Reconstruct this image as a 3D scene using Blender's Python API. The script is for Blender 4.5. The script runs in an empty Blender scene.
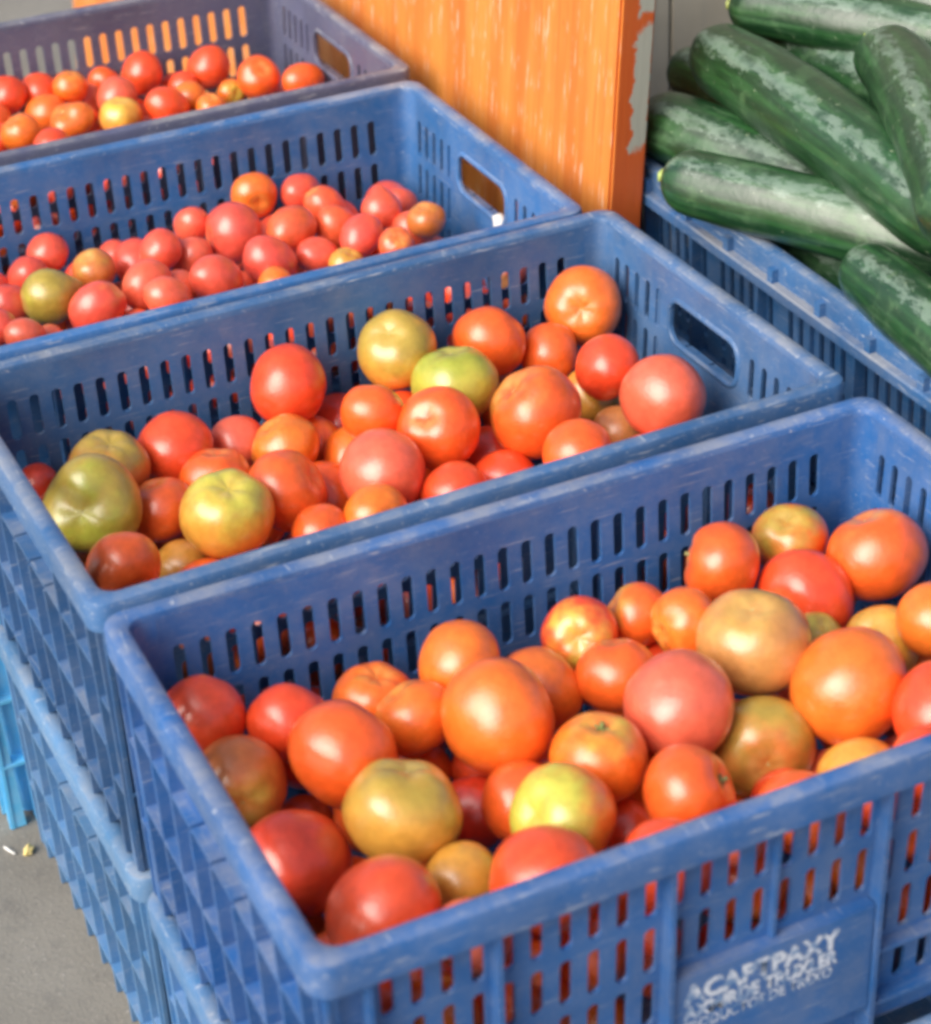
import bpy, bmesh, math, random
from mathutils import Vector, Matrix, noise as mnoise
random.seed(7)
R_ = math.radians
scene = bpy.context.scene
COL = scene.collection
Z0 = 0.48                      # height of the top crate rims above the ground

# ------------------------------------------------------------------ helpers
def link(o, parent=None):
    COL.objects.link(o)
    if parent: o.parent = parent
    return o
def tag(o, label=None, cat=None, group=None, kind=None):
    if label: o['label'] = label
    if cat: o['category'] = cat
    if group: o['group'] = group
    if kind: o['kind'] = kind
    return o
def empty(name, loc, rz=0):
    o = bpy.data.objects.new(name, None); o.empty_display_size = .05
    o.location = loc; o.rotation_euler = (0, 0, rz)
    return link(o)
def mesh_obj(name, bm, mat, parent=None, smooth=False, recalc=True):
    if recalc: bmesh.ops.recalc_face_normals(bm, faces=bm.faces[:])
    me = bpy.data.meshes.new(name); bm.to_mesh(me); bm.free()
    if smooth:
        for p in me.polygons: p.use_smooth = True
    if mat: me.materials.append(mat)
    return link(bpy.data.objects.new(name, me), parent)
def add_box(bm, x0, x1, y0, y1, z0, z1):
    v = [bm.verts.new(p) for p in ((x0,y0,z0),(x1,y0,z0),(x1,y1,z0),(x0,y1,z0),(x0,y0,z1),(x1,y0,z1),(x1,y1,z1),(x0,y1,z1))]
    for f in ((3,2,1,0),(4,5,6,7),(0,1,5,4),(1,2,6,5),(2,3,7,6),(3,0,4,7)): bm.faces.new([v[i] for i in f])
    return v
def add_hexa(bm, pts):
    v = [bm.verts.new(p) for p in pts]
    for f in ((3,2,1,0),(4,5,6,7),(0,1,5,4),(1,2,6,5),(2,3,7,6),(3,0,4,7)): bm.faces.new([v[i] for i in f])
def children(o): return [c for c in bpy.data.objects if c.parent == o]
def copy_tree(o, parent=None):
    kids = children(o)
    c = o.copy(); COL.objects.link(c); c.parent = parent
    for k in kids: copy_tree(k, c)
    return c
def all_under(o):
    out = []
    for c in children(o): out += [c] + all_under(c)
    return out

# ------------------------------------------------------------------ node helpers
class NT:
    def __init__(s, name):
        s.m = bpy.data.materials.new(name); s.m.use_nodes = True
        s.t = s.m.node_tree; s.n = s.t.nodes; s.b = s.n['Principled BSDF']
    def add(s, typ, **kw):
        n = s.n.new(typ)
        for k, v in kw.items():
            if k in n.inputs: n.inputs[k].default_value = v
            else: setattr(n, k, v)
        return n
    def l(s, a, b): s.t.links.new(a, b)
    def val(s, x, sock):
        if hasattr(x, 'is_output') or hasattr(x, 'links'): s.l(x, sock)
        else: sock.default_value = x
    def math(s, op, a, b=0.0, c=None, clamp=False):
        n = s.n.new('ShaderNodeMath'); n.operation = op; n.use_clamp = clamp
        s.val(a, n.inputs[0]); s.val(b, n.inputs[1])
        if c is not None: s.val(c, n.inputs[2])
        return n.outputs[0]
    def mix(s, f, a, b):
        n = s.n.new('ShaderNodeMix'); n.data_type = 'RGBA'
        s.val(f, n.inputs[0])
        for x, i in ((a, 6), (b, 7)):
            if isinstance(x, tuple): n.inputs[i].default_value = (*x[:3], 1)
            else: s.l(x, n.inputs[i])
        return n.outputs[2]
    def noise(s, vec, scale, detail=3, rough=.55, mapping=None):
        if mapping:
            mp = s.n.new('ShaderNodeMapping'); mp.inputs['Scale'].default_value = mapping
            s.l(vec, mp.inputs['Vector']); vec = mp.outputs[0]
        n = s.n.new('ShaderNodeTexNoise'); n.inputs['Scale'].default_value = scale
        n.inputs['Detail'].default_value = detail; n.inputs['Roughness'].default_value = rough
        s.l(vec, n.inputs['Vector']); return n.outputs['Fac']
    def ramp(s, f, lo, hi, a=0., b=1.):
        n = s.n.new('ShaderNodeMapRange'); n.interpolation_type = 'SMOOTHSTEP'
        s.val(f, n.inputs[0]); n.inputs[1].default_value = lo; n.inputs[2].default_value = hi
        n.inputs[3].default_value = a; n.inputs[4].default_value = b
        return n.outputs[0]
    def bump(s, h, strength, dist=.002):
        n = s.n.new('ShaderNodeBump'); n.inputs['Strength'].default_value = strength; n.inputs['Distance'].default_value = dist
        s.l(h, n.inputs['Height']); s.l(n.outputs[0], s.b.inputs['Normal'])
    def set(s, **kw):
        for k, v in kw.items(): s.val(v, s.b.inputs[k.replace('_', ' ')])
        return s.m

def shifted_coords(t):
    """object coordinates moved by a random offset per object, so copies do not repeat"""
    tc = t.add('ShaderNodeTexCoord'); oi = t.add('ShaderNodeObjectInfo')
    vm = t.add('ShaderNodeVectorMath'); vm.operation = 'MULTIPLY_ADD'
    t.l(oi.outputs['Random'], vm.inputs[0]); vm.inputs[1].default_value = (37, 91, 53)
    t.l(tc.outputs['Object'], vm.inputs[2])
    return tc, oi, vm.outputs[0]

def mat_plastic(name, wear, grime=0.):
    t = NT(name); tc, oi, co = shifted_coords(t)
    geo = t.add('ShaderNodeNewGeometry'); sp = t.add('ShaderNodeSeparateXYZ'); t.l(geo.outputs['Normal'], sp.inputs[0])
    big = t.noise(co, 7, 4); fine = t.noise(co, 60, 5, .65)
    c = t.mix(t.ramp(big, .3, .7), oi.outputs['Color'], oi.outputs['Color'])
    hs = t.add('ShaderNodeHueSaturation'); t.l(oi.outputs['Color'], hs.inputs['Color'])
    t.l(t.ramp(big, .3, .72, .82, 1.16), hs.inputs['Value']); t.l(t.ramp(fine, .3, .7, 1.04, .9), hs.inputs['Saturation'])
    up = t.ramp(sp.outputs[2], .2, .9)
    dust = t.math('MULTIPLY', t.ramp(t.noise(co, 16, 5, .7), .42 - grime*.5, .72 - grime*.3), t.math('MULTIPLY_ADD', up, .34 + grime, .10))
    c = t.mix(dust, hs.outputs[0], (.36, .35, .33))
    scr = t.ramp(t.noise(co, 30, 4, .6, (1, 6, 9)), .60, .72)
    scr2 = t.ramp(t.noise(co, 30, 4, .6, (7, 1, 9)), .62, .74)
    c = t.mix(t.math('MULTIPLY', t.math('MAXIMUM', scr, scr2), wear), c, (.55, .56, .56))
    ln1 = t.ramp(t.noise(co, 60, 3, .5, (.5, 9, 12)), .66, .70); ln2 = t.ramp(t.noise(co, 60, 3, .5, (9, .5, 12)), .66, .70)
    c = t.mix(t.math('MULTIPLY', t.math('MAXIMUM', ln1, ln2), .35), c, (.50, .52, .54))
    dirt = t.ramp(t.noise(co, 11, 6, .7), .62, .8, 0, .45)
    c = t.mix(dirt, c, (.10, .085, .075))
    t.bump(fine, .12, .0012)
    return t.set(Base_Color=c, Roughness=t.ramp(big, .3, .7, .36, .56), Specular_IOR_Level=.42)

def mat_tomato():
    t = NT('tomato_skin'); tc, oi, co = shifted_coords(t)
    at = t.add('ShaderNodeAttribute', attribute_type='OBJECT', attribute_name='shoulder_colour')
    ex = t.add('ShaderNodeAttribute', attribute_type='OBJECT', attribute_name='shoulder_extent')
    sp = t.add('ShaderNodeSeparateXYZ'); t.l(tc.outputs['Object'], sp.inputs[0])
    ns = t.noise(co, 1.3, 2); n2 = t.noise(co, 3.2, 4, .6)
    h = t.math('ADD', sp.outputs[2], t.math('MULTIPLY', t.math('SUBTRACT', ns, .5), 1.5))
    h = t.math('ADD', h, t.math('MULTIPLY', t.math('SUBTRACT', n2, .5), .35))
    f = t.ramp(t.math('ADD', h, t.math('MULTIPLY', ex.outputs['Fac'], 1.25)), .40, 1.35)
    c = t.mix(f, oi.outputs['Color'], at.outputs['Color'])
    # fine pale flecks and slightly mottled ripening
    fl = t.ramp(t.noise(co, 26, 2, .5), .66, .74, 0, .16)
    c = t.mix(fl, c, (.80, .45, .16))
    hv = t.add('ShaderNodeHueSaturation'); t.l(c, hv.inputs['Color']); t.l(t.ramp(n2, .3, .7, .88, 1.1), hv.inputs['Value'])
    c = hv.outputs[0]
    # pale yellowish streaks round the stem hollow
    ln = t.ramp(t.math('ADD', sp.outputs[2], t.math('MULTIPLY', t.math('SUBTRACT', t.noise(co, 5, 2), .5), .12)), .70, .83, 0, .5)
    xy = t.add('ShaderNodeCombineXYZ'); t.l(sp.outputs[0], xy.inputs[0]); t.l(sp.outputs[1], xy.inputs[1])
    le = t.add('ShaderNodeVectorMath', operation='LENGTH'); t.l(xy.outputs[0], le.inputs[0])
    near = t.ramp(le.outputs['Value'], .18, .52, 1, 0)
    c = t.mix(t.math('MULTIPLY', ln, near), c, (.72, .48, .14))
    t.bump(t.noise(co, 9, 2, .5), .05, .05)
    t.set(Base_Color=c, Roughness=t.ramp(n2, .3, .7, .30, .40), Specular_IOR_Level=.5, Subsurface_Weight=.12, Subsurface_Scale=.006, Coat_Weight=.8, Coat_Roughness=.27)
    t.b.inputs['Subsurface Radius'].default_value = (1, .3, .15)
    return t.m

def mat_simple(name, c, c2, rough, scale=30, bump=.1):
    t = NT(name); tc, oi, co = shifted_coords(t)
    n = t.noise(co, scale, 4)
    t.bump(n, bump, .002)
    return t.set(Base_Color=t.mix(t.ramp(n, .35, .65), c, c2), Roughness=rough)

def mat_cucumber():
    t = NT('cucumber_skin'); tc, oi, co = shifted_coords(t)
    uv = t.add('ShaderNodeUVMap'); 
    vm = t.add('ShaderNodeVectorMath', operation='MULTIPLY_ADD'); t.l(oi.outputs['Random'], vm.inputs[0]); vm.inputs[1].default_value = (3, 7, 5); t.l(uv.outputs[0], vm.inputs[2])
    spu = t.add('ShaderNodeSeparateXYZ'); t.l(uv.outputs[0], spu.inputs[0])
    st = t.noise(vm.outputs[0], 1, 4, .6, (22, 5, 1))
    blotch = t.noise(co, 38, 4, .6); sp = t.noise(co, 140, 3, .6)
    c = t.mix(t.ramp(st, .42, .68), (.008, .040, .013), (.024, .095, .027))
    c = t.mix(t.ramp(blotch, .55, .72, 0, .55), c, (.075, .165, .065))
    # pale waxy streaks running along the fruit
    wax = t.math('MULTIPLY', t.ramp(t.noise(vm.outputs[0], 1, 5, .65, (9, 2.2, 1)), .50, .66), t.ramp(blotch, .34, .6))
    c = t.mix(t.math('MULTIPLY', wax, .42), c, (.10, .20, .10))
    # painted sky gleam: a pale stripe in the skin colour, with ragged edges
    gleam_band = t.math('ADD', spu.outputs[0], t.math('MULTIPLY', t.math('SUBTRACT', t.noise(vm.outputs[0], 1, 7, .82, (20, 22, 1)), .5), .30))
    gleam_band = t.math('ADD', gleam_band, t.math('MULTIPLY', t.math('SUBTRACT', oi.outputs['Random'], .5), .05))
    gleam_band = t.math('MULTIPLY', t.ramp(gleam_band, .105, .135), t.ramp(gleam_band, .155, .19, 1, 0))
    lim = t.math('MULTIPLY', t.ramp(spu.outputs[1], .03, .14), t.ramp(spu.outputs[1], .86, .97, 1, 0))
    c = t.mix(t.math('MULTIPLY', t.math('MULTIPLY', gleam_band, lim), t.ramp(blotch, .28, .55, .08, .66)), c, (.20, .28, .22))
    c = t.mix(t.ramp(sp, .66, .74, 0, .5), c, (.34, .42, .27))
    end = t.math('MAXIMUM', t.ramp(spu.outputs[1], .0, .09, 1, 0), t.ramp(spu.outputs[1], .92, 1., 0, 1))
    c = t.mix(t.math('MULTIPLY', end, .6), c, (.13, .30, .045))
    t.bump(t.math('ADD', t.math('MULTIPLY', blotch, .6), t.math('MULTIPLY', sp, .4)), .35, .003)
    return t.set(Base_Color=c, Roughness=t.ramp(blotch, .3, .7, .30, .46), Specular_IOR_Level=.65, Coat_Weight=.45, Coat_Roughness=.32)

def mat_painted_wood():
    t = NT('orange_painted_wood'); tc = t.add('ShaderNodeTexCoord'); co = tc.outputs['Object']
    sp = t.add('ShaderNodeSeparateXYZ'); t.l(co, sp.inputs[0])
    geo = t.add('ShaderNodeNewGeometry'); tcN = t.add('ShaderNodeSeparateXYZ'); t.l(tc.outputs['Normal'], tcN.inputs[0])
    broad = t.noise(co, 20, 4, .6, (1, 1, .10)); grain = t.noise(co, 230, 4, .65, (1, 1, .035)); spot = t.noise(co, 130, 4, .6, (1, 1, .35))
    c = t.mix(t.ramp(broad, .36, .66), (.68, .25, .050), (.56, .155, .024))
    c = t.mix(t.ramp(grain, .46, .70, 0, .6), c, (.46, .12, .02))
    c = t.mix(t.ramp(spot, .66, .76, 0, .6), c, (.16, .06, .02))
    scr = t.ramp(t.noise(co, 300, 3, .55, (1, 1, .06)), .59, .64)
    brk = t.ramp(t.noise(co, 30, 2), .42, .55)
    c = t.mix(t.math('MULTIPLY', t.math('MULTIPLY', scr, brk), .55), c, (.78, .66, .52))
    # old paint worn off the edge: bare grey wood with a ragged outline
    e = t.math('ADD', sp.outputs[2], t.math('MULTIPLY', t.math('SUBTRACT', t.noise(co, 40, 4), .5), .05))
    m1 = t.math('MULTIPLY', t.ramp(e, .505, .515), t.ramp(e, .618, .626, 1, 0))
    m1 = t.math('MAXIMUM', m1, t.ramp(e, .632, .638))
    ex = t.math('ADD', sp.outputs[0], t.math('MULTIPLY', t.math('SUBTRACT', t.noise(co, 60, 4), .5), .022))
    m2 = t.math('MULTIPLY', t.ramp(ex, .0165, .0185), t.ramp(ex, .0335, .0355, 1, 0))
    edge = t.ramp(t.math('MULTIPLY', tcN.outputs[1], -1.), .5, .6)
    pm = t.math('MULTIPLY', t.math('MULTIPLY', m1, m2), edge)
    darker = t.mix(edge, c, (.50, .085, .013))
    c2 = t.mix(t.ramp(grain, .35, .7, 0, .18), darker, c)
    c3 = t.mix(pm, c2, (.36, .36, .30))
    ch = t.ramp(t.noise(co, 25, 5, .7), .63, .66, 0, .7)
    c3 = t.mix(t.math('MULTIPLY', ch, t.math('MULTIPLY', edge, .8)), c3, (.40, .35, .28))
    t.bump(t.math('ADD', grain, t.math('MULTIPLY', spot, .5)), .25, .002)
    return t.set(Base_Color=c3, Roughness=t.ramp(broad, .3, .7, .42, .6))

def mat_ground():
    t = NT('worn_concrete'); tc = t.add('ShaderNodeTexCoord'); co = tc.outputs['Object']
    a = t.noise(co, 3, 6, .6); b = t.noise(co, 45, 5, .7); v = t.noise(co, 260, 3, .6)
    c = t.mix(t.ramp(a, .3, .7), (.180, .168, .142), (.240, .226, .195))
    c = t.mix(t.ramp(b, .5, .75, 0, .5), c, (.13, .125, .115))
    c = t.mix(t.ramp(v, .62, .70, 0, .5), c, (.46, .44, .39)); c = t.mix(t.ramp(t.noise(co, 14, 5, .65), .55, .7, 0, .5), c, (.15, .14, .125))
    c = t.mix(t.ramp(v, .36, .28, 0, .5), c, (.09, .085, .08))
    t.bump(t.math('ADD', t.math('MULTIPLY', b, .5), v), .4, .003)
    return t.set(Base_Color=c, Roughness=.85)

def mat_wall():
    t = NT('weathered_wall_boards'); tc = t.add('ShaderNodeTexCoord'); co = tc.outputs['Object']
    a = t.noise(co, 5, 5, .6); g = t.noise(co, 40, 4, .6, (1, 1, .1)); s = t.noise(co, 12, 5, .65, (1, 1, .4))
    c = t.mix(t.ramp(a, .3, .7), (.52, .475, .37), (.41, .365, .275))
    c = t.mix(t.ramp(g, .5, .75, 0, .5), c, (.34, .32, .26))
    c = t.mix(t.ramp(s, .58, .75, 0, .5), c, (.30, .25, .19))
    t.bump(g, .2, .003)
    return t.set(Base_Color=c, Roughness=.8)

MP = mat_plastic('blue_plastic', .10)
MPR = mat_plastic('scuffed_blue_plastic', .55, .10)
MPD = mat_plastic('dusty_blue_plastic', .3, .22)
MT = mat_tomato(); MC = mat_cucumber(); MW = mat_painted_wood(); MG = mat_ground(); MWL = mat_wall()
MSCAR = mat_simple('stem_scar_cork', (.62, .50, .20), (.40, .36, .12), .6, 3)
MCAL = mat_simple('dry_green_sepal', (.16, .20, .05), (.24, .22, .08), .6, 3)
MSTEM = mat_simple('cucumber_stalk', (.28, .40, .08), (.40, .46, .14), .55)
def mat_ink():
    t = NT('white_stencil_ink'); tc = t.add('ShaderNodeTexCoord')
    n = t.noise(tc.outputs['Object'], 150, 4, .65)
    return t.set(Base_Color=t.mix(t.ramp(n, .38, .58), (.14, .25, .45), (.62, .66, .74)), Roughness=.6)
MINK = mat_ink()
MCRUMB = mat_simple('yellow_crumb', (.70, .55, .16), (.6, .5, .3), .7)
MCHIP = mat_simple('white_scrap', (.75, .74, .70), (.6, .6, .58), .7)

# ------------------------------------------------------------------ crates
HT = .2405                     # stacking height of a crate
WALL_T = .0030
def inset(z, d0=.0122): return d0 + .0095 * max(0., -z - .008) / .23      # walls draw in towards the base
def crad(d): return .0155 - .20 * d                                         # corner radius at a given inset

def rounded_ring(L, W, d, z, n=6):
    r = crad(d); out = []
    for cx, cy, a0 in ((L-d-r, d+r, -90), (L-d-r, W-d-r, 0), (d+r, W-d-r, 90), (d+r, d+r, 180)):
        for i in range(n+1):
            a = R_(a0 + 90*i/n); out.append((cx + r*math.cos(a), cy + r*math.sin(a), z))
    return out
def sweep(bm, rings, closed):
    vs = [[bm.verts.new(p) for p in r] for r in rings]
    m = len(vs); n = len(vs[0])
    for i in range(m if closed else m-1):
        a, b = vs[i], vs[(i+1) % m]
        for j in range(n):
            k = (j+1) % n; bm.faces.new((a[j], a[k], b[k], b[j]))

def panel(bm, place, cols, rows, hole, thick):
    """flat sheet of cells, some pierced by a rounded slot; place(u, v, depth) -> point"""
    V = {}; faces = []
    def key(u, v): k = (round(u, 6), round(v, 6)); V.setdefault(k, None); return k
    for ci, (u0, u1, hw) in enumerate(cols):
        for ri, (v0, v1, hh) in enumerate(rows):
            oc = [(u0, v0), (u1, v0), (u1, v1), (u0, v1)]
            if not (hw and hh and hole(ci, ri)):
                faces.append([key(*p) for p in oc]); continue
            cu, cv = (u0+u1)/2, (v0+v1)/2
            rr = min(hw, hh)*(.47 if hw < .02 else .36); ns = 3 if hw < .02 else 6
            ring = []
            for (sx, sy, a0) in ((-1, -1, 180), (1, -1, 270), (1, 1, 0), (-1, 1, 90)):
                px, py = cu+sx*(hw/2-rr), cv+sy*(hh/2-rr)
                ring.append([(px+rr*math.cos(R_(a0+90*i/ns)), py+rr*math.sin(R_(a0+90*i/ns))) for i in range(ns+1)])
            for c in range(4):
                for i in range(ns): faces.append([key(*oc[c]), key(*ring[c][i+1]), key(*ring[c][i])])
                d = (c+1) % 4
                faces.append([key(*oc[c]), key(*oc[d]), key(*ring[d][0]), key(*ring[c][-1])])
    fr = {k: bm.verts.new(place(k[0], k[1], 0)) for k in V}; bk = {k: bm.verts.new(place(k[0], k[1], thick)) for k in V}
    cnt = {}
    for f in faces:
        bm.faces.new([fr[k] for k in f]); bm.faces.new([bk[k] for k in reversed(f)])
        for a, b in zip(f, f[1:]+f[:1]): cnt[(a, b)] = 1
    for (a, b) in list(cnt):
        if (b, a) not in cnt: bm.faces.new((fr[a], bk[a], bk[b], fr[b]))

def slot_cols(c0, pitch, n, width, lo, hi):
    out = [(lo, c0-pitch/2, 0)]
    out += [(c0+(i-.5)*pitch, c0+(i+.5)*pitch, width) for i in range(n)]
    out.append((c0+(n-.5)*pitch, hi, 0)); return out
ROWS_TALL = [(.006, .033, 0), (.033, .0900, .050), (.0900, .1480, .050), (.1480, .2058, .050), (.2058, .2330, 0)]
ROWS = [(.006, .0255, 0), (.0255, .0708, .036), (.0708, .1158, .036), (.1158, .1608, .036), (.1608, .2058, .036), (.2058, .2330, 0)]

def fin(bm, side, L, W, u, t, d_out, z0, z1):
    """upright fin on an outer wall, from the wall out to inset d_out"""
    def P(uu, d, z):
        return {'f': (uu, d, z), 'b': (uu, W-d, z), 'l': (d, uu, z), 'r': (L-d, uu, z)}[side]
    i0, i1 = inset(z0)+.0006, inset(z1)+.0006
    add_hexa(bm, [P(u-t/2, d_out+.003, z1), P(u+t/2, d_out+.003, z1), P(u+t/2, i1, z1), P(u-t/2, i1, z1),
                  P(u-t/2, d_out, z0), P(u+t/2, d_out, z0), P(u+t/2, i0, z0), P(u-t/2, i0, z0)])

def make_crate(L, W, style='tomato'):
    """Empty at the base corner; rim top at z = HT - .001; parts hang below it"""
    root = empty('plastic_crate', (0, 0, 0)); H = HT - .001
    Zr = lambda z: z + H
    def fix(bm):
        for v in bm.verts: v.co.z += H
        return bm
    # rim: hollow lip with rounded top
    bm = bmesh.new()
    prof = [(.0034,-.024),(.0002,-.024),(0,-.0045),(.0012,-.0014),(.0036,0),(.0075,.0003),(.0112,-.0002),(.0138,-.0018),(.0150,-.0052),(.0150,-.0085),(.0034,-.0085)]
    if style == 'cucumber': prof[0] = (.0034, -.0235); prof[1] = (.0002, -.0235)
    sweep(bm, [rounded_ring(L, W, d, z) for d, z in prof], True)
    rim = mesh_obj('rim', fix(bm), MPR, root, True)
    m = rim.modifiers.new('e', 'EDGE_SPLIT'); m.split_angle = R_(38)
    if style == 'cucumber':          # a second, dusty ledge below the rim with little gussets standing on it
        bm = bmesh.new()
        pr = [(-.007,-.032),(-.0085,-.032),(-.0085,-.0235),(-.007,-.0222),(-.001,-.0222),(.0125,-.0222),(.0125,-.0252),(-.005,-.0252)]
        sweep(bm, [rounded_ring(L, W, dd, z) for dd, z in pr], True)
        lg = mesh_obj('ledge', fix(bm), MPD, root, False)
        for i in range(8):
            u = .05 + (L-.10)*i/7
            for y0, y1 in ((-.006, .0001), (W-.0001, W+.006)):
                bm = bmesh.new(); add_box(bm, u-.004, u+.004, y0, y1, -.0222, -.010); mesh_obj('gusset', fix(bm), MP, lg)
    U0 = .0345
    def placer(side):
        def f(u, v, dep):
            d = inset(-v) + dep
            return {'f': (u, d, -v), 'b': (u, W-d, -v), 'l': (d, u, -v), 'r': (L-d, u, -v)}[side]
        return f
    if style == 'tomato':
        lc = slot_cols(.0474, .01846, 28, .0085, U0, L-U0)
    else:
        lc = slot_cols(.0455, .0159, 33, .0072, U0, L-U0)
    for side in 'fb':
        bm = bmesh.new()
        def hole(ci, ri):
            if style == 'tomato': return not (side == 'f' and 11 <= ci <= 18 and ri >= 3)
            return (ci-1) % 7 != 5
        panel(bm, placer(side), lc, ROWS if style == 'tomato' else ROWS_TALL, hole, WALL_T)
        for u in (.034, .1120, .2228, .3704, .4812, L-.034): fin(bm, side, L, W, u, .0034, .0036, -.0225, -.2385)
        fin(bm, side, L, W, .2966, .0028, .0085, -.0225, -.116)
        for u in (.010, L-.010): fin(bm, side, L, W, u, .0034, .0044, -.0225, -.2385)
        for z in (-.1615, -.2065):
            for a, b in ((.0357, .1103), (.1137, .2211), (.3721, .4795), (.4829, L-.0357)):
                d0, d1 = .0090, inset(z)+.0006
                ys = (d0, d1) if side == 'f' else (W-d1, W-d0)
                add_box(bm, a, b, *ys, z-.0015, z+.0015)
        for z in (-.098, -.168):
            for a, b in ((.0117, .0323), (L-.0323, L-.0117)):
                d0, d1 = .0064, inset(z)+.0006
                ys = (d0, d1) if side == 'f' else (W-d1, W-d0)
                add_box(bm, a, b, *ys, z-.0016, z+.0016)
        mesh_obj('long_side', fix(bm), MP, root)
    # short sides with a hand hole
    p = .0177; w = .0072
    sc = [(U0, .0412-p/2, 0)] if .0412-p/2 > U0 else []
    sc += [(max(U0, .0412+(i-.5)*p), .0412+(i+.5)*p, w) for i in range(5)]
    m0 = .0412+4.5*p; sc += [(m0, W-m0, .1030)]
    sc += [(W-u1, W-u0, h) for (u0, u1, h) in reversed(sc[:-1])]
    mid = [i for i, c in enumerate(sc) if c[2] > .05][0]
    for side in 'lr':
        bm = bmesh.new()
        panel(bm, placer(side), sc, ROWS, lambda ci, ri: ci != mid or ri == 1, WALL_T)
        nf = 9
        for i in range(nf):
            u = .034 + (W-.068)*i/(nf-1)
            z0 = -.0225 if not (m0-.004 < u < W-m0+.004) else -.0745
            fin(bm, side, L, W, u, .0030, .0036, z0, -.2385)
        for u in (.010, W-.010): fin(bm, side, L, W, u, .0034, .0044, -.0225, -.2385)
        for z in (-.0728, -.1400, -.2078):
            for i in range(nf-1):
                a = .034 + (W-.068)*i/(nf-1) + .0015; b = .034 + (W-.068)*(i+1)/(nf-1) - .0015
                d0, d1 = .0050, inset(z)+.0006
                xs = (d0, d1) if side == 'l' else (L-d1, L-d0)
                add_box(bm, *xs, a, b, z-.0017, z+.0017)
        for z in (-.098, -.168):
            for a, b in ((.0117, .0325), (W-.0325, W-.0117)):
                d0, d1 = .0064, inset(z)+.0006
                xs = (d0, d1) if side == 'l' else (L-d1, L-d0)
                add_box(bm, *xs, a, b, z-.0016, z+.0016)
        so = mesh_obj('short_side', fix(bm), MP, root)
        # raised bead round the hand hole, on the inside
        bm = bmesh.new(); rings = []
        hw, hh, cu, cv = .1030/2, .0360/2, W/2, (.0255+.0708)/2
        for (g, dep) in ((0., WALL_T-.0002), (.0004, WALL_T+.0016), (.0022, WALL_T+.0020), (.0042, WALL_T+.0012), (.0050, WALL_T-.0002)):
            rr = .013+g; pts = []
            for (sx, sy, a0) in ((-1,-1,180), (1,-1,270), (1,1,0), (-1,1,90)):
                for i in range(7):
                    a = R_(a0+15*i); u = cu+sx*(hw+g-rr)+rr*math.cos(a); v = cv+sy*(hh+g-rr)+rr*math.sin(a)
                    pts.append(placer(side)(u, v, dep))
            rings.append(pts)
        sweep(bm, rings, False)
        mesh_obj('hand_hole_bead', fix(bm), MP, so, True)
    # rounded corner posts
    for cx, cy in ((0,0), (1,0), (1,1), (0,1)):
        bm = bmesh.new(); rows = []
        for z in (-.006, -.05, -.10, -.15, -.20, -.233):
            both = []
            for dep in (0, WALL_T):
                d = inset(z)+dep; r = crad(d); pl = [(U0, d)]
                for i in range(7):
                    a = R_(270-15*i); pl.append((d+r+r*math.cos(a), d+r+r*math.sin(a)))
                pl.append((d, U0))
                both.append([(x if not cx else L-x, y if not cy else W-y, z) for x, y in pl])
            rows.append(both)
        for dep in (0, 1):
            g = [[bm.verts.new(p) for p in r[dep]] for r in rows]
            for a, b in zip(g, g[1:]):
                for i in range(len(a)-1): bm.faces.new((a[i], a[i+1], b[i+1], b[i]))
        mesh_obj('corner_post', fix(bm), MP, root, True, recalc=True)
    # base
    bm = bmesh.new(); d = inset(-.233)
    sweep(bm, [rounded_ring(L, W, d+.0035, -.2385), rounded_ring(L, W, d-.001, -.2335)], False)
    for z, dd in ((-.2385, d+.0035), (-.2335, d-.001)):
        bm.faces.new([bm.verts.new(p) for p in rounded_ring(L, W, dd, z)])
    bmesh.ops.remove_doubles(bm, verts=bm.verts[:], dist=1e-5)
    mesh_obj('base', fix(bm), MP, root)
    if style == 'tomato':
        bm = bmesh.new(); vs = add_box(bm, .2247, .3685, .0082, inset(-.2)+.0008, -.2050, -.1172)
        bmesh.ops.bevel(bm, geom=bm.edges[:], offset=.0012, segments=2, affect='EDGES')
        mesh_obj('label_panel', fix(bm), MP, root)
    return root

def paint(root, col):
    for o in all_under(root):
        o.color = (*col, 1)


LC, WC = .604, .3702
CR = {4: (0., 0., 0.), 3: (-.0025, .3793, .0167), 2: (-.0291, .7605, .0004), 1: (-.0189, 1.1503, .0061)}
proto = make_crate(LC, WC)
def place_crate(first, loc, rz, col, label, group):
    o = proto if first else copy_tree(proto)
    o.location = loc; o.rotation_euler = (0, 0, rz)
    tag(o, label, 'crate', group); paint(o, col); return o
GC = 'blue plastic crates stacked two high'
c4 = place_crate(True, (0, 0, Z0-HT+.001), 0, (.032, .120, .335), 'front blue plastic crate of big tomatoes, with white lettering on its near side', GC)
spec = [
 (3, 0, (.046, .128, .29), 'second blue plastic crate from the front, holding mixed green and red tomatoes'),
 (2, 0, (.036, .134, .34), 'third blue plastic crate from the front, full of small plum red tomatoes'),
 (1, 0, (.092, .100, .170), 'farthest tomato crate, of dull greyish violet plastic'),
 (4, 1, (.070, .20, .42), 'worn blue crate at the bottom of the front stack'),
 (3, 1, (.085, .21, .40), 'dusty blue crate at the bottom of the second stack, standing on the concrete'),
 (2, 1, (.11, .50, .84), 'light sky blue crate at the left edge of the photo, standing on the concrete'),
 (1, 1, (.07, .12, .30), 'blue crate under the farthest tomato crate'),
]
for k, low, col, lab in spec:
    x, y, a = CR[k]
    place_crate(False, (x, y, Z0-HT+.001-low*HT), a, col, lab, GC)
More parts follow.
